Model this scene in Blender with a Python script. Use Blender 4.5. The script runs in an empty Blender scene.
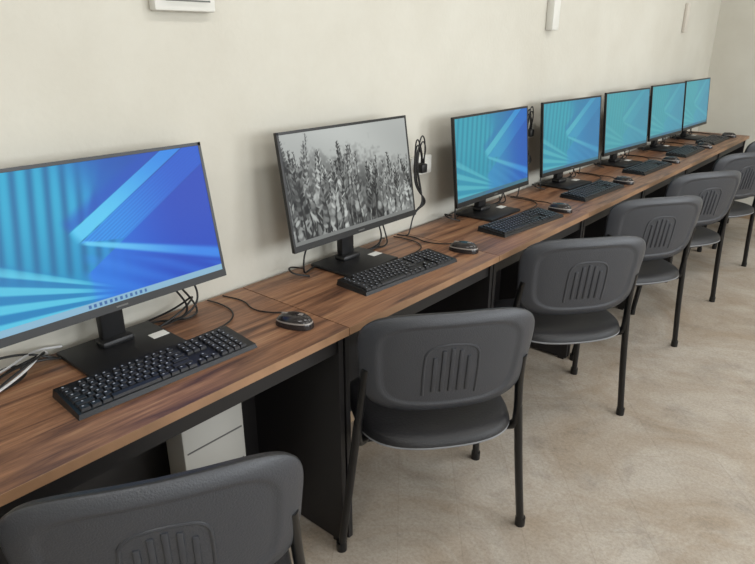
import bpy, bmesh, math, random
import numpy as np
from mathutils import Vector, Matrix, Quaternion
random.seed(7); np.random.seed(7)
scene = bpy.context.scene
COL = scene.collection

# ------------------------------------------------------------------ helpers
def lin(c):
    c = c/255.0
    return c/12.92 if c <= 0.04045 else ((c+0.055)/1.055)**2.4
def srgb(r, g, b): return (lin(r), lin(g), lin(b), 1.0)

def new_mat(name):
    m = bpy.data.materials.new(name); m.use_nodes = True
    nt = m.node_tree
    return m, nt, nt.nodes['Principled BSDF']

def simple_mat(name, col, rough=0.5, metal=0.0, spec=0.5, bump=0.0, bscale=200.0, var=0.0, vscale=5.0):
    m, nt, p = new_mat(name)
    p.inputs['Base Color'].default_value = col
    p.inputs['Roughness'].default_value = rough
    p.inputs['Metallic'].default_value = metal
    p.inputs['Specular IOR Level'].default_value = spec
    tc = nt.nodes.new('ShaderNodeTexCoord')
    if bump > 0:
        n = nt.nodes.new('ShaderNodeTexNoise'); n.inputs['Scale'].default_value = bscale
        nt.links.new(tc.outputs['Object'], n.inputs['Vector'])
        b = nt.nodes.new('ShaderNodeBump'); b.inputs['Strength'].default_value = bump; b.inputs['Distance'].default_value = 0.002
        nt.links.new(n.outputs['Fac'], b.inputs['Height']); nt.links.new(b.outputs['Normal'], p.inputs['Normal'])
    if var > 0:
        n2 = nt.nodes.new('ShaderNodeTexNoise'); n2.inputs['Scale'].default_value = vscale; n2.inputs['Detail'].default_value = 5
        nt.links.new(tc.outputs['Object'], n2.inputs['Vector'])
        r = nt.nodes.new('ShaderNodeValToRGB')
        r.color_ramp.elements[0].position = 0.3; r.color_ramp.elements[1].position = 0.7
        r.color_ramp.elements[0].color = tuple(x*(1-var) for x in col[:3])+(1,)
        r.color_ramp.elements[1].color = tuple(min(1, x*(1+var)) for x in col[:3])+(1,)
        nt.links.new(n2.outputs['Fac'], r.inputs['Fac']); nt.links.new(r.outputs['Color'], p.inputs['Base Color'])
    return m

def obj_from_bm(name, bm, mats, parent=None, smooth=True, angle=35):
    me = bpy.data.meshes.new(name)
    bmesh.ops.recalc_face_normals(bm, faces=bm.faces)
    bm.to_mesh(me); bm.free()
    for m in mats: me.materials.append(m)
    if smooth:
        me.polygons.foreach_set('use_smooth', [True]*len(me.polygons))
        try: me.set_sharp_from_angle(angle=math.radians(angle))
        except Exception: pass
    o = bpy.data.objects.new(name, me); COL.objects.link(o)
    if parent: o.parent = parent
    return o

def link_obj(name, me, parent=None):
    o = bpy.data.objects.new(name, me); COL.objects.link(o)
    if parent: o.parent = parent
    return o

def empty(name, loc, rz=0):
    e = bpy.data.objects.new(name, None); COL.objects.link(e)
    e.empty_display_size = 0.1
    e.location = loc; e.rotation_euler = (0, 0, math.radians(rz))
    return e

def add_box(bm, c, s, bevel=0.0, mat=0, rot=None, seg=2):
    before = set(bm.faces)
    M = Matrix.Translation(Vector(c))
    if rot is not None: M = M @ rot
    M = M @ Matrix.Diagonal((s[0], s[1], s[2], 1))
    r = bmesh.ops.create_cube(bm, size=1.0, matrix=M)
    if bevel > 0:
        es = set()
        for v in r['verts']:
            for e in v.link_edges: es.add(e)
        bmesh.ops.bevel(bm, geom=list(es), offset=bevel, segments=seg, affect='EDGES', profile=0.5)
    for f in bm.faces:
        if f not in before: f.material_index = mat

def b2(bm, x0, x1, y0, y1, z0, z1, bevel=0.0, mat=0):
    add_box(bm, ((x0+x1)/2, (y0+y1)/2, (z0+z1)/2), (x1-x0, y1-y0, z1-z0), bevel, mat)

def chaikin(pts, it=2):
    pts = [Vector(p) for p in pts]
    for _ in range(it):
        n = [pts[0]]
        for a, b in zip(pts[:-1], pts[1:]):
            n.append(a*0.75+b*0.25); n.append(a*0.25+b*0.75)
        n.append(pts[-1]); pts = n
    return pts

def add_tube(bm, pts, r, it=2, seg=10, mat=0, flat=1.0):
    pts = chaikin(pts, it) if it else [Vector(p) for p in pts]
    t0 = (pts[1]-pts[0]).normalized()
    up = Vector((0, 0, 1)) if abs(t0.z) < 0.9 else Vector((0, 1, 0))
    nrm = (up - t0*up.dot(t0)).normalized()
    rings = []; prev = t0
    for i, p in enumerate(pts):
        if i == 0: t = t0
        elif i == len(pts)-1: t = (pts[i]-pts[i-1]).normalized()
        else:
            t = (pts[i+1]-pts[i-1])
            t = t.normalized() if t.length > 1e-9 else prev
        q = prev.rotation_difference(t); nrm = q @ nrm
        nrm = (nrm - t*nrm.dot(t)).normalized(); bn = t.cross(nrm); prev = t
        rings.append([bm.verts.new(p + nrm*(math.cos(2*math.pi*k/seg)*r) + bn*(math.sin(2*math.pi*k/seg)*r*flat)) for k in range(seg)])
    for a, b in zip(rings[:-1], rings[1:]):
        for k in range(seg):
            f = bm.faces.new((a[k], a[(k+1) % seg], b[(k+1) % seg], b[k])); f.material_index = mat
    f = bm.faces.new(rings[0]); f.material_index = mat
    f = bm.faces.new(list(reversed(rings[-1]))); f.material_index = mat

# ------------------------------------------------------------------ materials
def wall_mat(name, c1, c2):
    m, nt, p = new_mat(name)
    p.inputs['Roughness'].default_value = 0.75
    p.inputs['Specular IOR Level'].default_value = 0.25
    tc = nt.nodes.new('ShaderNodeTexCoord')
    n = nt.nodes.new('ShaderNodeTexNoise'); n.inputs['Scale'].default_value = 1.6; n.inputs['Detail'].default_value = 8
    n.inputs['Roughness'].default_value = 0.65
    nt.links.new(tc.outputs['Object'], n.inputs['Vector'])
    r = nt.nodes.new('ShaderNodeValToRGB')
    r.color_ramp.elements[0].position = 0.33; r.color_ramp.elements[1].position = 0.62
    r.color_ramp.elements[0].color = c1; r.color_ramp.elements[1].color = c2
    nt.links.new(n.outputs['Fac'], r.inputs['Fac']); nt.links.new(r.outputs['Color'], p.inputs['Base Color'])
    n2 = nt.nodes.new('ShaderNodeTexNoise'); n2.inputs['Scale'].default_value = 60; n2.inputs['Detail'].default_value = 4
    nt.links.new(tc.outputs['Object'], n2.inputs['Vector'])
    b = nt.nodes.new('ShaderNodeBump'); b.inputs['Strength'].default_value = 0.2; b.inputs['Distance'].default_value = 0.004
    nt.links.new(n2.outputs['Fac'], b.inputs['Height']); nt.links.new(b.outputs['Normal'], p.inputs['Normal'])
    return m
M_WALL = wall_mat('wall_paint', srgb(197, 193, 181), srgb(205, 202, 191))
M_CEIL = wall_mat('ceiling_paint', srgb(222, 221, 218), srgb(230, 229, 226))

def floor_mat():
    m, nt, p = new_mat('worn_floor')
    L = nt.links.new
    tc = nt.nodes.new('ShaderNodeTexCoord')
    def noise(scale, detail, rough=0.5, dist=0.0, vec=None):
        n = nt.nodes.new('ShaderNodeTexNoise'); n.inputs['Scale'].default_value = scale; n.inputs['Detail'].default_value = detail
        n.inputs['Roughness'].default_value = rough; n.inputs['Distortion'].default_value = dist
        L(vec if vec else tc.outputs['Object'], n.inputs['Vector']); return n
    def ramp(src, p0, c0, p1, c1):
        r = nt.nodes.new('ShaderNodeValToRGB'); e = r.color_ramp.elements
        e[0].position = p0; e[0].color = c0; e[1].position = p1; e[1].color = c1
        L(src, r.inputs['Fac']); return r
    def mix(a, b, fac=None, mode='MIX', f=1.0):
        x = nt.nodes.new('ShaderNodeMixRGB'); x.blend_type = mode; x.inputs['Fac'].default_value = f
        if fac: L(fac, x.inputs['Fac'])
        L(a, x.inputs['Color1']); L(b, x.inputs['Color2']); return x
    mp = nt.nodes.new('ShaderNodeMapping'); mp.inputs['Rotation'].default_value = (0, 0, math.radians(52))
    L(tc.outputs['Object'], mp.inputs['Vector'])
    br = nt.nodes.new('ShaderNodeTexBrick')
    br.inputs['Scale'].default_value = 1.6; br.inputs['Mortar Size'].default_value = 0.005; br.inputs['Mortar Smooth'].default_value = 1.0
    br.inputs['Brick Width'].default_value = 1.3; br.inputs['Row Height'].default_value = 0.32
    br.inputs['Color1'].default_value = (1, 1, 1, 1); br.inputs['Color2'].default_value = (0.93, 0.92, 0.91, 1)
    br.inputs['Mortar'].default_value = (0.78, 0.76, 0.74, 1)
    L(mp.outputs['Vector'], br.inputs['Vector'])
    big = noise(1.9, 10, 0.72, 0.8)
    base = ramp(big.outputs['Fac'], 0.38, srgb(160, 146, 129), 0.62, srgb(182, 174, 163))
    stain = noise(3.2, 10, 0.8, 0.3)
    r0 = ramp(stain.outputs['Fac'], 0.52, (1, 1, 1, 1), 0.70, (0.66, 0.67, 0.69, 1))
    x = mix(base.outputs['Color'], r0.outputs['Color'], mode='MULTIPLY', f=0.85)
    mp2 = nt.nodes.new('ShaderNodeMapping'); mp2.inputs['Rotation'].default_value = (0, 0, math.radians(-40)); mp2.inputs['Scale'].default_value = (1.2, 9, 1)
    L(tc.outputs['Object'], mp2.inputs['Vector'])
    sc = noise(1.3, 8, 0.75, 0.2, mp2.outputs['Vector'])
    rs_ = ramp(sc.outputs['Fac'], 0.33, (0.84, 0.83, 0.82, 1), 0.55, (1.02, 1.02, 1.02, 1))
    x = mix(x.outputs['Color'], rs_.outputs['Color'], mode='MULTIPLY', f=0.5)
    fine = noise(90, 8, 0.8)
    r3 = ramp(fine.outputs['Fac'], 0.36, (0.66, 0.65, 0.64, 1), 0.58, (1.05, 1.05, 1.05, 1))
    x = mix(x.outputs['Color'], r3.outputs['Color'], mode='MULTIPLY', f=0.7)
    x = mix(x.outputs['Color'], br.outputs['Color'], mode='MULTIPLY', f=0.6)
    L(x.outputs['Color'], p.inputs['Base Color'])
    p.inputs['Roughness'].default_value = 0.55; p.inputs['Specular IOR Level'].default_value = 0.3
    return m
M_FLOOR = floor_mat()

def wood_mat():
    m, nt, p = new_mat('walnut_laminate')
    L = nt.links.new
    tc = nt.nodes.new('ShaderNodeTexCoord'); oi = nt.nodes.new('ShaderNodeObjectInfo')
    mul = nt.nodes.new('ShaderNodeMath'); mul.operation = 'MULTIPLY'; mul.inputs[1].default_value = 20
    L(oi.outputs['Random'], mul.inputs[0])
    ad = nt.nodes.new('ShaderNodeVectorMath'); ad.operation = 'ADD'
    L(tc.outputs['Object'], ad.inputs[0]); L(mul.outputs[0], ad.inputs[1])
    mp = nt.nodes.new('ShaderNodeMapping'); mp.inputs['Scale'].default_value = (11, 0.8, 11)
    L(ad.outputs[0], mp.inputs['Vector'])
    n = nt.nodes.new('ShaderNodeTexNoise'); n.inputs['Scale'].default_value = 2.2; n.inputs['Detail'].default_value = 8
    n.inputs['Roughness'].default_value = 0.62; n.inputs['Distortion'].default_value = 1.1
    L(mp.outputs['Vector'], n.inputs['Vector'])
    r = nt.nodes.new('ShaderNodeValToRGB'); cr = r.color_ramp
    cr.elements[0].position = 0.33; cr.elements[0].color = srgb(74, 49, 37)
    cr.elements[1].position = 0.70; cr.elements[1].color = srgb(172, 134, 100)
    e = cr.elements.new(0.43); e.color = srgb(114, 79, 58)
    e = cr.elements.new(0.55); e.color = srgb(146, 105, 77)
    L(n.outputs['Fac'], r.inputs['Fac'])
    mp2 = nt.nodes.new('ShaderNodeMapping'); mp2.inputs['Scale'].default_value = (120, 3, 120)
    L(ad.outputs[0], mp2.inputs['Vector'])
    n2 = nt.nodes.new('ShaderNodeTexNoise'); n2.inputs['Scale'].default_value = 2; n2.inputs['Detail'].default_value = 3
    L(mp2.outputs['Vector'], n2.inputs['Vector'])
    r2 = nt.nodes.new('ShaderNodeValToRGB')
    r2.color_ramp.elements[0].position = 0.35; r2.color_ramp.elements[0].color = (0.70, 0.68, 0.66, 1)
    r2.color_ramp.elements[1].position = 0.6; r2.color_ramp.elements[1].color = (1, 1, 1, 1)
    L(n2.outputs['Fac'], r2.inputs['Fac'])
    mu = nt.nodes.new('ShaderNodeMixRGB'); mu.blend_type = 'MULTIPLY'; mu.inputs['Fac'].default_value = 0.8
    L(r.outputs['Color'], mu.inputs['Color1']); L(r2.outputs['Color'], mu.inputs['Color2'])
    L(mu.outputs['Color'], p.inputs['Base Color'])
    p.inputs['Roughness'].default_value = 0.40; p.inputs['Specular IOR Level'].default_value = 0.45
    return m
M_WOOD = wood_mat()
M_EDGE = simple_mat('desk_edge_band', srgb(146, 112, 84), 0.5, var=0.15, vscale=12)
M_BLACKBOARD = simple_mat('black_laminate', srgb(22, 20, 21), 0.5, bump=0.05)
M_BEZEL = simple_mat('monitor_black_plastic', srgb(18, 18, 20), 0.35)
M_STAND = simple_mat('stand_black_plastic', srgb(22, 22, 24), 0.45, bump=0.1, bscale=400)
M_STICK = simple_mat('sticker_white', srgb(225, 225, 220), 0.5)
M_KEY = simple_mat('keycap_black', srgb(28, 28, 31), 0.42)
M_KBODY = simple_mat('keyboard_body_black', srgb(15, 15, 17), 0.4)
M_LEG = simple_mat('key_legend', srgb(150, 155, 165), 0.5)
M_MOUSE = simple_mat('mouse_glossy', srgb(40, 36, 36), 0.18)
M_MOUSEW = simple_mat('mouse_silver', srgb(140, 132, 126), 0.25)
M_SHELL = simple_mat('chair_shell_plastic', srgb(58, 60, 65), 0.38, bump=0.5, bscale=300)
M_CUSH = simple_mat('chair_vinyl_black', srgb(24, 24, 27), 0.5, bump=0.5, bscale=180)
M_TUBE = simple_mat('chair_frame_black', srgb(16, 16, 17), 0.32)
M_RIM = simple_mat('chair_trim_grey', srgb(130, 132, 136), 0.4)
M_RIB = simple_mat('chair_rib_dark', srgb(54, 56, 61), 0.36)
M_CABLE = simple_mat('cable_black', srgb(16, 16, 17), 0.45)
M_CABLEW = simple_mat('cable_white', srgb(205, 205, 205), 0.5)
M_WHITE = simple_mat('outlet_white_plastic', srgb(218, 217, 210), 0.4)
M_WALLISH = simple_mat('painted_box', srgb(200, 193, 182), 0.5)
M_GREY = simple_mat('tower_grey_plastic', srgb(168, 166, 160), 0.5)
M_GREYD = simple_mat('tower_dark_trim', srgb(90, 90, 88), 0.5)
M_FRAME = simple_mat('window_frame_white', srgb(235, 235, 232), 0.4)
M_BASE = simple_mat('baseboard_paint', srgb(150, 128, 104), 0.5, var=0.1)

# ------------------------------------------------------------------ room
WX = -1.53; RX = 3.6; Y0 = -2.6; Y1 = 6.24; CH = 3.0
def box_obj(name, x0, x1, y0, y1, z0, z1, mat):
    bm = bmesh.new(); b2(bm, x0, x1, y0, y1, z0, z1)
    return obj_from_bm(name, bm, [mat], smooth=False)
box_obj('floor', WX-0.15, RX+0.15, Y0-0.15, Y1+0.15, -0.1, 0, M_FLOOR)
box_obj('ceiling', WX-0.15, RX+0.15, Y0-0.15, Y1+0.15, CH, CH+0.1, M_CEIL)
box_obj('wall_left', WX-0.15, WX, Y0-0.15, Y1+0.15, 0, CH, M_WALL)
box_obj('wall_back', WX, RX, Y1, Y1+0.15, 0, CH, M_WALL)
box_obj('wall_front', WX, RX, Y0-0.15, Y0, 0, CH, M_WALL)
bm = bmesh.new()
wins = [(-1.6, 0.1), (0.9, 2.6), (3.4, 5.1)]
b2(bm, RX, RX+0.15, Y0-0.15, Y1+0.15, 0, 0.9); b2(bm, RX, RX+0.15, Y0-0.15, Y1+0.15, 2.5, CH)
ys = [Y0-0.15] + [v for w in wins for v in w] + [Y1+0.15]
for i in range(0, len(ys), 2): b2(bm, RX, RX+0.15, ys[i], ys[i+1], 0.9, 2.5)
obj_from_bm('wall_right', bm, [M_WALL], smooth=False)
for i, (a, b) in enumerate(wins):
    bm = bmesh.new(); x0, x1 = RX+0.03, RX+0.09
    b2(bm, x0, x1, a, a+0.06, 0.9, 2.5); b2(bm, x0, x1, b-0.06, b, 0.9, 2.5)
    b2(bm, x0, x1, a, b, 0.9, 0.96); b2(bm, x0, x1, a, b, 2.44, 2.5)
    b2(bm, x0, x1, (a+b)/2-0.03, (a+b)/2+0.03, 0.9, 2.5)
    b2(bm, RX-0.08, RX+0.03, a-0.05, b+0.05, 0.86, 0.9)
    obj_from_bm('window_%d' % (i+1), bm, [M_FRAME], smooth=False)
    l = bpy.data.lights.new('window_light', 'AREA'); l.shape = 'RECTANGLE'; l.size = 1.5; l.size_y = 1.5
    l.energy = (42, 56, 72)[i]; l.color = (0.92, 0.965, 1.0)
    lo = bpy.data.objects.new('window_daylight', l); COL.objects.link(lo)
    lo.location = (RX-0.02, (a+b)/2, 1.7); lo.rotation_euler = (0, math.radians(90), 0)
box_obj('baseboard_back', WX, RX, Y1-0.015, Y1, 0, 0.08, M_BASE)
box_obj('baseboard_left', WX, WX+0.012, Y0, Y1-0.015, 0, 0.08, M_BASE)

M_LAMP, nt, p = new_mat('lamp_diffuser')
p.inputs['Emission Color'].default_value = (1, 0.98, 0.95, 1); p.inputs['Emission Strength'].default_value = 2.0
for lx in (0.0, 2.2):
    for ly in (-0.8, 1.8, 4.4):
        bm = bmesh.new()
        add_box(bm, (0, 0, -0.03), (0.3, 1.2, 0.06), 0.01, 0); add_box(bm, (0, 0, -0.062), (0.26, 1.16, 0.01), 0, 1)
        o = obj_from_bm('ceiling_lamp', bm, [M_FRAME, M_LAMP]); o.location = (lx, ly, CH)
        l = bpy.data.lights.new('lamp_light', 'AREA'); l.shape = 'RECTANGLE'; l.size = 0.3; l.size_y = 1.2
        l.energy = 15.5 if ly < 4 else 17; l.color = (1.0, 0.985, 0.96)
        lo = bpy.data.objects.new('lamp_light', l); COL.objects.link(lo); lo.location = (lx, ly, CH-0.08)

w = bpy.data.worlds.new('world'); scene.world = w; w.use_nodes = True
w.node_tree.nodes['Background'].inputs[0].default_value = (0.8, 0.9, 1, 1)
w.node_tree.nodes['Background'].inputs[1].default_value = 1.2

# ------------------------------------------------------------------ desks
DF = -1.056; DB = -1.515; DZ = 0.75
def make_desk(y0, y1):
    bm = bmesh.new(); L = y1-y0; g = 0.0015
    xb = DB-DF
    b2(bm, xb, -0.002, g, L-g, DZ-0.022, DZ, 0.0, 0)
    b2(bm, -0.002, 0, g, L-g, DZ-0.022, DZ, 0.0, 1)
    b2(bm, xb+0.005, -0.022, 0.004, 0.022, 0.01, DZ-0.022, 0.001, 2)
    b2(bm, xb+0.005, -0.022, L-0.022, L-0.004, 0.01, DZ-0.022, 0.001, 2)
    b2(bm, xb+0.03, xb+0.046, 0.022, L-0.022, 0.10, DZ-0.022, 0.0, 2)
    b2(bm, -0.045, -0.03, 0.022, L-0.022, DZ-0.08, DZ-0.022, 0.0, 2)
    for yy in (0.013, L-0.013):
        for xx in (xb+0.04, -0.05):
            add_box(bm, (xx, yy, 0.005), (0.03, 0.018, 0.010), 0, 2)
    o = obj_from_bm('computer_desk', bm, [M_WOOD, M_EDGE, M_BLACKBOARD], smooth=False)
    o.location = (DF, y0, 0); return o
make_desk(-0.5, 1.126)
for k in range(6): make_desk(1.126+0.8*k, 1.126+0.8*(k+1))

# ------------------------------------------------------------------ screens
def sm(a, b, x):
    t = np.clip((x-a)/(b-a), 0, 1); return t*t*(3-2*t)
def mixc(A, B, t):
    if not isinstance(A, np.ndarray): A = np.array(A)/255.0*np.ones(t.shape+(3,))
    if not isinstance(B, np.ndarray): B = np.array(B)/255.0*np.ones(t.shape+(3,))
    return A*(1-t[..., None]) + B*t[..., None]
def blue_wall(nx, ny, wash=0.0, flat=False):
    U, V = np.meshgrid(np.linspace(0, 1, nx), np.linspace(0, 1, ny))
    img = mixc((22, 152, 200), (26, 128, 226), sm(0.3, 0.70, U))
    img = mixc(img, (14, 62, 158), sm(0.62, 1.05, U*0.70+V*0.48)*0.9)
    st = (0.5+0.5*np.sin(2*np.pi*(U*17-V*1.6)))**1.3
    mk = (1-sm(0.42, 0.60, U+0.2*(V-0.6)))*sm(0.28, 0.42, V+U*0.3)
    img = mixc(img, (8, 100, 156), mk*st*0.7)
    img = mixc(img, (66, 206, 236), mk*(1-st)*0.40*sm(0.2, 0.8, V))
    X = (U-0.40); Y = (V-0.47)*0.5625
    ang = np.degrees(np.arctan2(Y, X)); r = np.hypot(X, Y); fr = sm(0.0, 0.03, r)
    sec = lambda a, b, s=1.2: sm(a-s, a+s, ang)*(1-sm(b-s, b+s, ang))
    far = sm(0.10, 0.55, r)
    img = mixc(img, (14, 84, 184), sec(38, 62, 4)*fr*0.5)
    # wide parallel-edged ribbon rising to the upper right
    th = math.radians(30); a_ = X*math.cos(th)+Y*math.sin(th); d_ = -X*math.sin(th)+Y*math.cos(th)
    on = sm(-0.01, 0.0, a_+d_*1.4)*sm(-0.02, 0.02, a_)
    img = mixc(img, mixc((92, 208, 250), (40, 140, 238), far), on*sm(0.0, 0.004, d_)*(1-sm(0.050, 0.054, d_))*0.95)
    img = mixc(img, (16, 78, 196), on*sm(0.054, 0.056, d_)*(1-sm(0.07, 0.12, d_))*0.6)
    fine = 0.5+0.5*np.sin(2*np.pi*d_*85)
    band = on*sm(-0.11, -0.105, d_)*(1-sm(-0.004, 0.0, d_))
    img = mixc(img, mixc((48, 156, 242), (22, 92, 212), far), band*0.95)
    img = mixc(img, (14, 80, 198), band*fine*0.35)
    rest = sm(-0.01, 0.02, X)*(1-sm(-0.112, -0.105, d_))
    img = mixc(img, mixc((30, 118, 232), (16, 66, 192), sm(0, 0.45, X)), rest*0.9)
    # narrow light ribbon falling to the lower right
    th = math.radians(-17); a2 = X*math.cos(th)+Y*math.sin(th); d2 = -X*math.sin(th)+Y*math.cos(th)
    wd = 0.008+0.03*np.clip(a2, 0, 1)
    img = mixc(img, mixc((110, 214, 255), (56, 146, 245), far), sm(-0.01, 0.03, a2)*(np.exp(-(d2/wd)**4))*0.85)
    s3 = 0.5+0.5*np.sin(2*np.pi*(X*7+Y*13))
    lo = sm(0.0, 0.05, a2)*(1-sm(-0.05, -0.03, d2))
    img = mixc(img, (60, 144, 244), lo*s3*0.32)
    dx = (U-0.62); dy = (V-0.02)*0.5625; a4 = np.degrees(np.arctan2(dy, -dx))
    s4 = 0.5+0.5*np.sin(2*np.pi*(a4/7.0)); s4 = sm(0.25, 0.75, s4)
    fm = sm(-2, 2, a4)*(1-sm(22, 27, a4))*sm(0.10, 0.3, -dx)
    img = mixc(img, mixc((22, 124, 190), (112, 220, 246), s4), fm*0.7)
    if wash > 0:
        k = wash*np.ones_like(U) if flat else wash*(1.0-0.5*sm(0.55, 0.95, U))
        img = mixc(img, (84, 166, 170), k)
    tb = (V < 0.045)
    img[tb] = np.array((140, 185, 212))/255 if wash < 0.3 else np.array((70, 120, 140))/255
    ic = (V > 0.012) & (V < 0.034) & (U > 0.36) & (U < 0.62) & ((U*46 % 1) < 0.5)
    img[ic] = np.array((60, 105, 165))/255
    return img
def field_wall(nx, ny):
    U, V = np.meshgrid(np.linspace(0, 1, nx), np.linspace(0, 1, ny))
    rs = np.random.RandomState(11)
    g = 0.64+0.12*V+0.03*np.sin(U*7+V*5)
    def vn(cx, cy):
        gr = rs.rand(cy+2, cx+2); x = U*cx; y = V*cy; i = x.astype(int); j = y.astype(int); fx = x-i; fy = y-j
        fx = fx*fx*(3-2*fx); fy = fy*fy*(3-2*fy)
        return (gr[j, i]*(1-fx)+gr[j, i+1]*fx)*(1-fy)+(gr[j+1, i]*(1-fx)+gr[j+1, i+1]*fx)*fy
    t = vn(9, 6)*0.4+vn(26, 16)*0.3+vn(70, 40)*0.3
    hz = 1-sm(0.0, 0.3, V-(0.60-0.25*U)-(t-0.5)*0.6)
    g = g*(1-hz)+(0.36+0.4*(t-0.5)*1.8)*hz
    def dot(x, y, rx, ry, val, al=1.0, rot=0.0):
        R = max(rx, ry*0.6)*1.3; R2 = max(ry, rx*1.7)*1.3
        i0, i1 = max(0, int((x-R)*nx)), min(nx, int((x+R)*nx)+2)
        j0, j1 = max(0, int((y-R2)*ny)), min(ny, int((y+R2)*ny)+2)
        if i0 >= i1 or j0 >= j1: return
        dx = (U[j0:j1, i0:i1]-x)*1.7778; dy = (V[j0:j1, i0:i1]-y)
        c, s = math.cos(rot), math.sin(rot)
        m = ((dx*c+dy*s)/(rx*1.7778))**2+((-dx*s+dy*c)/ry)**2
        k = np.clip(1.4-m, 0, 1)*al
        g[j0:j1, i0:i1] = g[j0:j1, i0:i1]*(1-k)+val*k
    N = 90
    for k in range(N):
        x = rs.rand()*1.04-0.02; depth = k/N
        env = 1.0-0.42*x+0.08*math.exp(-((x-0.30)/0.10)**2)
        top = env*(1-0.50*depth)+rs.uniform(-0.14, 0.10)
        lean = rs.uniform(-0.12, 0.12); L = rs.uniform(0.34, 0.6); sc0 = 0.95+0.9*depth
        for s in np.linspace(-0.9, 1, 50):
            dot(x+lean*s*0.5, top-L*(1-s), 0.0032*sc0, 0.018, 0.14, 0.9)
        tone = rs.choice([0.16, 0.28, 0.44, 0.55])
        for s in np.linspace(0, 1, 11):
            w_ = 0.018*sc0*(1.08-s*0.8)
            for sg in (-1, 1):
                v = float(np.clip(tone+rs.uniform(-0.14, 0.30), 0.08, 0.82))
                dot(x+lean*s*0.5+sg*w_*0.8+rs.uniform(-.003, .003), top-L*0.7*(1-s)+rs.uniform(-.01, .01), w_*rs.uniform(0.35, 0.65), 0.019*sc0, v, 0.92, -sg*rs.uniform(0.3, 1.0))
        if depth > 0.3:
            for q in range(4):
                yy = top-L*rs.uniform(0.7, 1.4); sg = rs.choice([-1, 1])
                dot(x+sg*0.025, yy, 0.008, 0.065, rs.choice([0.12, 0.24, 0.6, 0.74]), 0.9, -sg*rs.uniform(0.5, 1.1))
    g[V < 0.035] = 0.50
    g = np.clip(g, 0, 1)
    return np.stack([g*0.97, g*0.99, g*0.97], -1)

def s2l(a):
    return np.where(a <= 0.04045, a/12.92, ((a+0.055)/1.055)**2.4)
SW, SH = 0.594, 0.334
def screen_mesh(name, img):
    ny, nx, _ = img.shape
    xs = np.linspace(-SW/2, SW/2, nx); zs = np.linspace(0, SH, ny)
    X, Z = np.meshgrid(xs, zs)
    v = np.stack([X, np.zeros_like(X), Z], -1).reshape(-1, 3)
    idx = np.arange(nx*ny).reshape(ny, nx)
    f = np.stack([idx[:-1, :-1], idx[:-1, 1:], idx[1:, 1:], idx[1:, :-1]], -1).reshape(-1, 4)
    me = bpy.data.meshes.new(name); me.from_pydata(v.tolist(), [], f.tolist())
    c = np.ones((nx*ny, 4), dtype=np.float32); c[:, :3] = s2l(np.clip(img, 0, 1)).reshape(-1, 3)
    at = me.color_attributes.new('picture', 'FLOAT_COLOR', 'POINT'); at.data.foreach_set('color', c.ravel())
    me.materials.append(M_SCREEN); me.update()
    return me
M_SCREEN, nt, p = new_mat('lit_screen')
a = nt.nodes.new('ShaderNodeAttribute'); a.attribute_name = 'picture'
nt.links.new(a.outputs['Color'], p.inputs['Emission Color']); p.inputs['Emission Strength'].default_value = 0.9
p.inputs['Base Color'].default_value = (0.005, 0.005, 0.006, 1); p.inputs['Roughness'].default_value = 0.35
p.inputs['Specular IOR Level'].default_value = 0.2
S1 = screen_mesh('screen_blue', blue_wall(440, 248)); S2 = screen_mesh('screen_field', field_wall(440, 248))
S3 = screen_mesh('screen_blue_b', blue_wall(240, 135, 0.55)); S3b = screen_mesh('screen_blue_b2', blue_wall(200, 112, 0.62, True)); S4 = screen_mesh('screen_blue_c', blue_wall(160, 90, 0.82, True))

# monitor parts (local: x right, y back, z up; origin desk level under base)
PW, PH = 0.61, 0.362
bm = bmesh.new()
b2(bm, -PW/2, PW/2, 0.0, 0.012, 0, PH, 0.002, 0)
add_box(bm, (0, 0.026, PH*0.47), (0.50, 0.034, PH*0.72), 0.012, 0)
b2(bm, -PW/2, -SW/2, -0.002, 0.002, 0, PH); b2(bm, SW/2, PW/2, -0.002, 0.002, 0, PH)
b2(bm, -PW/2, PW/2, -0.002, 0.002, PH-0.008, PH); b2(bm, -PW/2, PW/2, -0.003, 0.002, 0, 0.0195)
add_box(bm, (0.0, -0.0035, 0.009), (0.03, 0.0012, 0.004), 0, 1)
tmp = obj_from_bm('panel', bm, [M_BEZEL, M_GREYD]); ME_PANEL = tmp.data; bpy.data.objects.remove(tmp)
def stand_mesh(h):
    bm = bmesh.new()
    add_box(bm, (0, 0.0, 0.006), (0.25, 0.19, 0.012), 0.005, 0)
    add_box(bm, (0, 0.045, h/2+0.01), (0.062, 0.028, h+0.0), 0.006, 0)
    add_box(bm, (0, 0.036, 0.02), (0.085, 0.05, 0.02), 0.008, 0)
    add_box(bm, (0, 0.038, h-0.01), (0.11, 0.03, 0.10), 0.006, 0)
    add_box(bm, (0.095, -0.01, 0.0125), (0.045, 0.03, 0.0012), 0, 1)
    o = obj_from_bm('stand', bm, [M_STAND, M_STICK]); me = o.data; bpy.data.objects.remove(o); return me
ME_STAND = stand_mesh(0.26)

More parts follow.
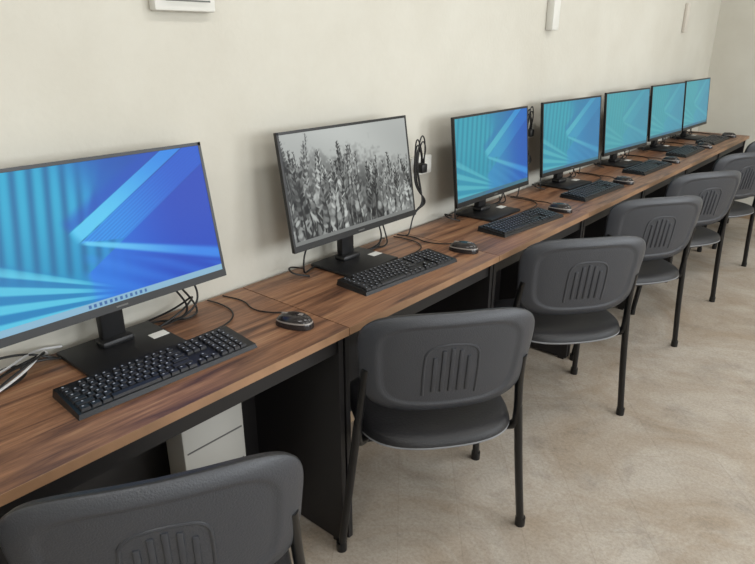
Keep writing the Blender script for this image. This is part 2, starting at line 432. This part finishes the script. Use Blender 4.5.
MON = []
def monitor(y, zb, yaw, smesh, tilt=8, bx=-1.40):
    e = empty('computer_monitor', (bx, y, DZ), 90+yaw)
    link_obj('stand', ME_STAND, e)
    pn = link_obj('panel', ME_PANEL, e); sc = link_obj('screen', smesh, e)
    pn.location = (0, -0.03, zb-DZ); pn.rotation_euler = (math.radians(-tilt), 0, 0)
    sc.rotation_euler = pn.rotation_euler
    sc.location = pn.location + Matrix.Rotation(math.radians(-tilt), 3, 'X') @ Vector((0, -0.0012, 0.0195))
    MON.append(e)
MY = [0.662, 1.527, 2.417, 3.21, 4.00, 4.77, 5.48]
MZ = [0.872, 0.868, 0.835, 0.835, 0.835, 0.835, 0.835]
YAW = [0, 0, 0, -4, -4, -3, -1]
SC = [S1, S2, S3, S3b, S4, S4, S4]
TL = [10, 9, 6, 5, 5, 5, 5]
for i in range(7): monitor(MY[i], MZ[i], YAW[i], SC[i], TL[i])

# ------------------------------------------------------------------ keyboard
def keyboard_mesh():
    bm = bmesh.new(); W, D = 0.45, 0.135
    def slab(x0, x1, y0, y1, z0, zf, zb, ins, mat):
        v = [bm.verts.new(c) for c in [(x0, y0, z0), (x1, y0, z0), (x1, y1, z0), (x0, y1, z0),
             (x0+ins, y0+ins, zf), (x1-ins, y0+ins, zf), (x1-ins, y1-ins, zb), (x0+ins, y1-ins, zb)]]
        for q in [(3, 2, 1, 0), (4, 5, 6, 7), (0, 1, 5, 4), (1, 2, 6, 5), (2, 3, 7, 6), (3, 0, 4, 7)]:
            f = bm.faces.new([v[i] for i in q]); f.material_index = mat
    slab(-W/2, W/2, -D/2, D/2, 0, 0.011, 0.020, 0.003, 0)
    zt = lambda y: 0.011+(y+D/2)/D*0.009
    def key(x, y, w, d=0.0165):
        slab(x+0.0008, x+w-0.0008, y, y+d-0.0006, zt(y)-0.001, zt(y)+0.0065, zt(y+d)+0.0062, 0.0016, 1)
        if w < 0.05:
            zz = zt(y+d*0.6)+0.0072
            s = 0.0021
            cx, cy = x+w*0.38, y+d*0.6
            v = [bm.verts.new(c) for c in [(cx-s, cy-s, zz), (cx+s, cy-s, zz), (cx+s, cy+s, zz+0.0003), (cx-s, cy+s, zz+0.0003)]]
            f = bm.faces.new(v); f.material_index = 2
    u = 0.0183; x0 = -W/2+0.010; rows = [-0.059+0.0185*i for i in range(5)]
    def row(y, ws, x):
        for w in ws: key(x, y, w*u); x += w*u
    row(rows[4], [1]*13+[2], x0); row(rows[3], [1.5]+[1]*12+[1.5], x0); row(rows[2], [1.75]+[1]*11+[2.25], x0)
    row(rows[1], [2.25]+[1]*10+[2.75], x0); row(rows[0], [1.25, 1.25, 1.25, 6.25, 1.25, 1.25, 1.25, 1.25], x0)
    fy = rows[4]+0.0205
    key(x0, fy, u, 0.015)
    for g in range(3):
        row2 = x0+u*(2+g*4.33)
        for k in range(4): key(row2+k*u, fy, u, 0.015)
    x1 = x0+15.35*u
    for k in range(3):
        key(x1+k*u, rows[4], u); key(x1+k*u, rows[3], u); key(x1+k*u, rows[0], u); key(x1+k*u, fy, u, 0.015)
    key(x1+u, rows[1], u)
    x2 = x1+3.3*u
    for k in range(4):
        key(x2+k*u, fy, u, 0.015)
        for r in range(5):
            key(x2+k*u, rows[r], u)
    o = obj_from_bm('keyboard', bm, [M_KBODY, M_KEY, M_LEG], smooth=False); me = o.data; bpy.data.objects.remove(o); return me
ME_KB = keyboard_mesh()
KB = [(-1.232, 0.668, -2.5), (-1.22, 1.552, -4), (-1.20, 2.36, -5), (-1.21, 3.13, -3), (-1.21, 3.95, -2), (-1.21, 4.72, 0), (-1.21, 5.42, 0)]
KBO = []
for x, y, r in KB:
    o = link_obj('keyboard', ME_KB); o.location = (x, y, DZ); o.rotation_euler = (0, 0, math.radians(90+r)); KBO.append(o)

def mouse_mesh():
    bm = bmesh.new()
    nu, nv = 28, 12; rings = []
    for j in range(nv+1):
        ph = j/nv*math.pi/2
        ring = []
        for i in range(nu):
            t = 2*math.pi*i/nu
            c, s = math.cos(t), math.sin(t)
            x = 0.031*math.copysign(abs(c)**0.85, c)*(1-0.12*max(0, s))*math.cos(ph)**0.55
            y = 0.056*math.copysign(abs(s)**0.85, s)*math.cos(ph)**0.55
            z = 0.036*math.sin(ph)**0.9*(1-2.2*(y+0.012)**2/0.056*4*0.25)
            ring.append(bm.verts.new((x, y, max(0.0, z)+0.001)))
        rings.append(ring)
    for j, (a, b) in enumerate(zip(rings[:-1], rings[1:])):
        for k in range(nu):
            f = bm.faces.new((a[k], a[(k+1) % nu], b[(k+1) % nu], b[k])); f.material_index = 1 if j == 3 else 0
    bm.faces.new(list(reversed(rings[0])))
    bmesh.ops.remove_doubles(bm, verts=bm.verts, dist=0.0001)
    add_box(bm, (0, 0.028, 0.030), (0.007, 0.020, 0.012), 0.003, 1)
    add_box(bm, (0, -0.02, 0.0365), (0.012, 0.012, 0.0015), 0, 1)
    o = obj_from_bm('mouse', bm, [M_MOUSE, M_MOUSEW], angle=60); me = o.data; bpy.data.objects.remove(o); return me
ME_MS = mouse_mesh()
MS = [(-1.180, 1.040, 20), (-1.185, 1.885, 15), (-1.17, 2.66, 5), (-1.17, 3.44, 0), (-1.17, 4.26, 0), (-1.17, 5.02, 0), (-1.17, 5.73, 0)]
MSO = []
for x, y, r in MS:
    o = link_obj('computer_mouse', ME_MS); o.location = (x, y, DZ); o.rotation_euler = (0, 0, math.radians(90+r)); MSO.append(o)

# ------------------------------------------------------------------ chair
def sup(t, n):
    c, s = math.cos(t), math.sin(t)
    return math.copysign(abs(c)**(2/n), c), math.copysign(abs(s)**(2/n), s)
def pillow(fn_back, fn_front, rings=28, seg=112, rimcut=None):
    bm = bmesh.new()
    rad = [0.0]+[((i+1)/rings)**0.7 for i in range(rings)]
    A = []; B = []
    for j, r in enumerate(rad):
        if j == 0:
            A.append([bm.verts.new(fn_back(0, 0))]); B.append([bm.verts.new(fn_front(0, 0))]); continue
        A.append([bm.verts.new(fn_back(r, 2*math.pi*k/seg)) for k in range(seg)])
        B.append([bm.verts.new(fn_front(r, 2*math.pi*k/seg)) for k in range(seg)])
    for S, mi in ((A, 0), (B, 1)):
        for k in range(seg):
            f = bm.faces.new((S[0][0], S[1][k], S[1][(k+1) % seg])); f.material_index = mi
        for a, b in zip(S[1:-1], S[2:]):
            for k in range(seg):
                f = bm.faces.new((a[k], a[(k+1) % seg], b[(k+1) % seg], b[k])); f.material_index = mi
    a, b = A[-1], B[-1]
    for k in range(seg):
        f = bm.faces.new((a[k], a[(k+1) % seg], b[(k+1) % seg], b[k])); f.material_index = 2
    return bm
BW, BH, BZ = 0.492, 0.297, 0.674
def back_xz(r, t):
    cx, cz = sup(t, 4.4)
    z = cz*BH/2*r; x = cx*BW/2*r*(1+0.045*cz*r-0.015)
    z += 0.008*(1-(x/(BW/2))**2)*max(0, cz)*r
    z -= 0.010*(1-(x/(BW/2))**2)*max(0, -cz)*r
    return x, z
def back_y(x, z): return -0.035+0.045*(x/(BW/2))**2+0.05*(0.5-z/BH)
def fb(r, t):
    x, z = back_xz(r, t); d = 0.020*(1-r**8)
    d -= 0.006*(1-min(1, max(0, (r-0.76)/0.05)))
    return (x, back_y(x, z)-d, BZ+z)
def ff(r, t):
    x, z = back_xz(r, t); d = 0.034*(1-r**6)**0.5
    return (x, back_y(x, z)+0.006+d, BZ+z)
o = obj_from_bm('back', pillow(fb, ff), [M_SHELL, M_CUSH, M_CUSH], angle=60); ME_BACK = o.data; bpy.data.objects.remove(o)
bm = bmesh.new()
def yb(x, z): return back_y(x, z)-0.014
lean = Matrix.Rotation(math.atan2(0.05, BH), 4, 'X')
for k in range(5):
    x = (k-2)*0.0235
    hh = (0.115, 0.135, 0.142, 0.135, 0.115)[k]
    zc_ = -0.085+hh/2
    add_box(bm, (x, yb(x, zc_)+0.0005, BZ+zc_), (0.012, 0.009, hh), 0.003, 0, rot=lean)
pts = []
for (x, z) in [(-0.074, -0.095), (-0.076, 0.0), (-0.070, 0.058), (0.0, 0.070), (0.070, 0.058), (0.076, 0.0), (0.074, -0.095)]:
    pts.append((x, yb(x, z)+0.0012, BZ+z))
add_tube(bm, pts, 0.0045, 2, 8, 0)
o = obj_from_bm('ribs', bm, [M_RIB]); ME_RIBS = o.data; bpy.data.objects.remove(o)
SWD, SDP, SZ = 0.475, 0.44, 0.408; SYC = 0.212
def seat_xy(r, t):
    cx, cy = sup(t, 3.6)
    y = cy*SDP/2*r; x = cx*SWD/2*r*(1+0.04*cy*r)
    y -= 0.02*(1-(x/(SWD/2))**2)*max(0, -cy)*r
    return x, y
def zs_(x, y): return SZ + 0.012*(x/0.23)**2 - 0.025*max(0, (y/(SDP/2)))**3 + 0.012*max(0, -y/(SDP/2))**2
def sb(r, t):
    x, y = seat_xy(r, t); return (x*(0.97 if r < 0.99 else 1), y+SYC, zs_(x, y)-0.024*(1-r**6)-0.006)
def sf(r, t):
    x, y = seat_xy(r, t); return (x, y+SYC, zs_(x, y)+0.000+0.044*(1-r**7)**0.5)
bm = pillow(sb, sf)
o = obj_from_bm('seat', bm, [M_SHELL, M_CUSH, M_RIM], angle=60); ME_SEAT = o.data; bpy.data.objects.remove(o)
bm = bmesh.new()
for s in (-1, 1):
    add_tube(bm, [(s*0.222, 0.030, 0.66), (s*0.230, 0.055, 0.56), (s*0.240, 0.066, 0.46), (s*0.240, 0.075, 0.39), (s*0.20, 0.13, 0.374),
                  (s*0.20, 0.30, 0.369), (s*0.238, 0.385, 0.369), (s*0.245, 0.41, 0.33), (s*0.265, 0.445, 0.012)], 0.014, 2, 12, 0, 0.85)
    add_tube(bm, [(s*0.240, 0.066, 0.47), (s*0.264, 0.078, 0.25), (s*0.293, 0.086, 0.012)], 0.0145, 1, 12, 0, 0.85)
    for (fx, fy) in ((s*0.265, 0.445), (s*0.293, 0.086)):
        add_tube(bm, [(fx, fy, 0.0), (fx, fy, 0.03)], 0.0165, 0, 12, 0)
for yy in (0.12, 0.30):
    add_tube(bm, [(-0.205, yy, 0.372), (0.205, yy, 0.372)], 0.010, 0, 10, 0)
o = obj_from_bm('frame', bm, [M_TUBE], angle=60); ME_FRAME = o.data; bpy.data.objects.remove(o)
def chair(x, y, rot):
    e = empty('office_chair', (x, y, 0), 90-rot)
    link_obj('backrest', ME_BACK, e); link_obj('backrest_ribs', ME_RIBS, e); link_obj('seat', ME_SEAT, e); link_obj('frame_legs', ME_FRAME, e)
for c in [(-0.815, 0.406, 30), (-0.820, 1.263, 39), (-0.812, 2.120, 39), (-0.815, 2.925, 35), (-0.805, 3.69, 31), (-0.79, 4.52, 28), (-0.79, 5.34, 25)]:
    chair(*c)

# ------------------------------------------------------------------ computer tower below the first desk
bm = bmesh.new()
add_box(bm, (0, 0, 0.275), (0.09, 0.20, 0.53), 0.006, 0)
b2(bm, 0.0445, 0.047, -0.09, 0.09, 0.435, 0.439, 0, 1)
b2(bm, 0.0445, 0.047, -0.09, 0.09, 0.33, 0.333, 0, 1)
for sx in (-1, 1):
    for sy in (-1, 1): add_box(bm, (sx*0.03, sy*0.08, 0.005), (0.02, 0.03, 0.012), 0, 1)
o = obj_from_bm('computer_tower', bm, [M_GREY, M_GREYD]); o.location = (-1.345, 0.832, 0)

# ------------------------------------------------------------------ wall fittings
def wall_plate(name, y, z, wy, hz, dx, extra=None, mat=None):
    bm = bmesh.new(); add_box(bm, (dx/2, 0, 0), (dx, wy, hz), min(0.006, dx*0.3), 0)
    if extra: extra(bm)
    o = obj_from_bm(name, bm, [mat or M_WHITE, M_GREYD]); o.location = (WX, y, z); return o
def ex1(bm):
    add_box(bm, (0.041, 0.0, -0.03), (0.002, 0.13, 0.004), 0, 1)
wall_plate('wall_control_box', 1.015, 1.600, 0.18, 0.11, 0.03, ex1)
wall_plate('wall_sensor_box', 3.11, 1.632, 0.07, 0.22, 0.04, None)
wall_plate('wall_conduit_box', 5.30, 1.63, 0.05, 0.20, 0.025, None, M_WALLISH)
def ex3(bm):
    for s in (-0.034, 0.034):
        bmesh.ops.create_cone(bm, cap_ends=True, segments=20, radius1=0.022, radius2=0.022, depth=0.012,
                              matrix=Matrix.Translation((0.03, s, 0)) @ Matrix.Rotation(math.pi/2, 4, 'Y'))

def cable(name, paths, plugs=(), mat=M_CABLE, r=0.003, parent=None):
    bm = bmesh.new()
    for p in paths: add_tube(bm, p, r, 3, 7, 0)
    for c, s in plugs: add_box(bm, c, s, 0.004, 0)
    o = obj_from_bm(name, bm, [mat], angle=50)
    if parent:
        bpy.context.view_layer.update()
        o.parent = parent; o.matrix_parent_inverse = parent.matrix_world.inverted()
    return o
def outlet(y, z):
    pl = wall_plate('wall_outlet', y, z, 0.14, 0.075, 0.03, ex3)
    P = []
    x0 = WX+0.036+0.02
    for k in range(5):
        dy = random.uniform(-0.035, 0.03)
        P.append([(x0, y-0.045+0.006*k, z+0.01), (x0+0.02, y-0.04+dy, z+0.05+0.015*k), (x0+0.015, y-0.065+dy, z+0.10+0.01*k), (x0+0.01, y-0.085+dy*0.4, z+0.02),
                  (x0+0.01, y-0.06+dy, z-0.07), (x0+0.02, y-0.04-dy, z-0.14), (x0+0.0, y-0.08, z-0.17), (x0+0.01, y-0.12, DZ+0.006), (x0+0.02, y-0.15, DZ+0.006)])
    cable('power_cable_bundle', P, [((x0, y-0.04, z), (0.04, 0.035, 0.035))], r=0.0028, parent=pl)
outlet(2.04, 1.005)
for y in (2.93, 3.66, 4.45, 5.2): outlet(y, 1.05)

zc = DZ+0.004
m0 = MON[0]
cable('monitor_cable', [[(-1.40, 0.76, 0.93), (-1.43, 0.84, 0.86), (-1.42, 0.88, 0.78), (-1.44, 0.82, zc), (-1.47, 0.72, zc)],
                        [(-1.41, 0.80, 0.93), (-1.45, 0.90, 0.88), (-1.43, 0.92, 0.80), (-1.44, 0.86, zc), (-1.49, 0.80, zc), (-1.5, 0.7, zc)],
                        [(-1.44, 0.78, zc), (-1.43, 0.86, zc+0.03), (-1.47, 0.93, zc+0.05), (-1.50, 0.88, zc+0.01), (-1.50, 0.78, zc)],
                        [(-1.42, 0.70, 0.92), (-1.47, 0.83, 0.90), (-1.48, 0.90, 0.82), (-1.46, 0.93, zc), (-1.43, 0.88, zc), (-1.47, 0.82, zc)]], parent=m0)
cable('monitor_cable', [[(-1.42, 0.30, zc), (-1.46, 0.42, zc+0.02), (-1.49, 0.50, zc+0.005), (-1.45, 0.56, zc)],
                        [(-1.44, 0.28, zc+0.006), (-1.48, 0.38, zc+0.05), (-1.5, 0.47, zc+0.03), (-1.48, 0.53, zc)],
                        [(-1.40, 0.33, zc), (-1.44, 0.46, zc), (-1.49, 0.44, zc+0.02), (-1.46, 0.35, zc+0.01)],
                        [(-1.36, 0.30, zc), (-1.40, 0.40, zc+0.03), (-1.43, 0.50, zc+0.05), (-1.48, 0.49, zc+0.02), (-1.47, 0.40, zc+0.01), (-1.42, 0.36, zc)]], parent=m0)
cable('network_cable', [[(-1.44, 0.25, zc+0.012), (-1.47, 0.40, zc+0.012), (-1.50, 0.49, zc+0.03), (-1.51, 0.56, zc+0.01)],
                        [(-1.37, 0.31, zc+0.004), (-1.42, 0.44, zc+0.02), (-1.46, 0.50, zc+0.04), (-1.50, 0.52, zc+0.01)]], mat=M_CABLEW, parent=m0)
for i in range(1, 7):
    y = MY[i]
    cable('monitor_cable', [[(-1.40, y+0.1, 0.93), (-1.45, y+0.18, 0.86), (-1.44, y+0.2, 0.78), (-1.45, y+0.15, zc), (-1.49, y+0.05, zc)],
                            [(-1.41, y-0.12, 0.93), (-1.46, y-0.18, 0.84), (-1.44, y-0.21, zc), (-1.47, y-0.15, zc), (-1.495, y, zc)],
                            [(-1.43, y+0.12, 0.90), (-1.47, y+0.22, 0.86), (-1.47, y+0.25, 0.79), (-1.43, y+0.22, zc), (-1.46, y+0.16, zc)],
                            [(-1.42, y-0.20, zc), (-1.44, y-0.26, zc+0.02), (-1.48, y-0.24, zc+0.03), (-1.49, y-0.16, zc)],
                            [(-1.47, y+0.10, zc), (-1.44, y+0.18, zc), (-1.48, y+0.23, zc+0.02), (-1.50, y+0.28, zc)]], parent=MON[i])
for i in range(7):
    x, y, r = KB[i]; mx, my, mr = MS[i]; ye = MY[i]+0.325
    cable('keyboard_cable', [[(x-0.064, y+0.01, DZ+0.012), (x-0.082, y+0.02, zc), (x-0.084, y+0.14, zc), (x-0.086, ye-0.06, zc), (x-0.14, ye, zc), (x-0.22, ye+0.01, zc), (x-0.27, ye, zc)]], r=0.0022, parent=KBO[i])
    yb_ = max(my, ye+0.02)
    cable('mouse_cable', [[(mx-0.02, my+0.045, DZ+0.008), (mx-0.06, my+0.06, zc-0.001), (mx-0.11, yb_+0.01, zc-0.001), (mx-0.17, yb_-0.01, zc-0.001), (mx-0.24, yb_+0.02, zc-0.001), (-1.50, yb_, zc-0.001)]], r=0.002, parent=MSO[i])

# ------------------------------------------------------------------ camera
cam = bpy.data.cameras.new('camera'); cam.sensor_width = 36; cam.lens = 628/755*36; cam.clip_start = 0.02
co = bpy.data.objects.new('camera', cam); COL.objects.link(co)
co.location = (0, 0, 1.477); co.rotation_euler = (math.radians(90-21.07), 0, math.radians(40.35))
scene.camera = co
scene.view_settings.view_transform = 'Standard'
scene.view_settings.exposure = 0.0
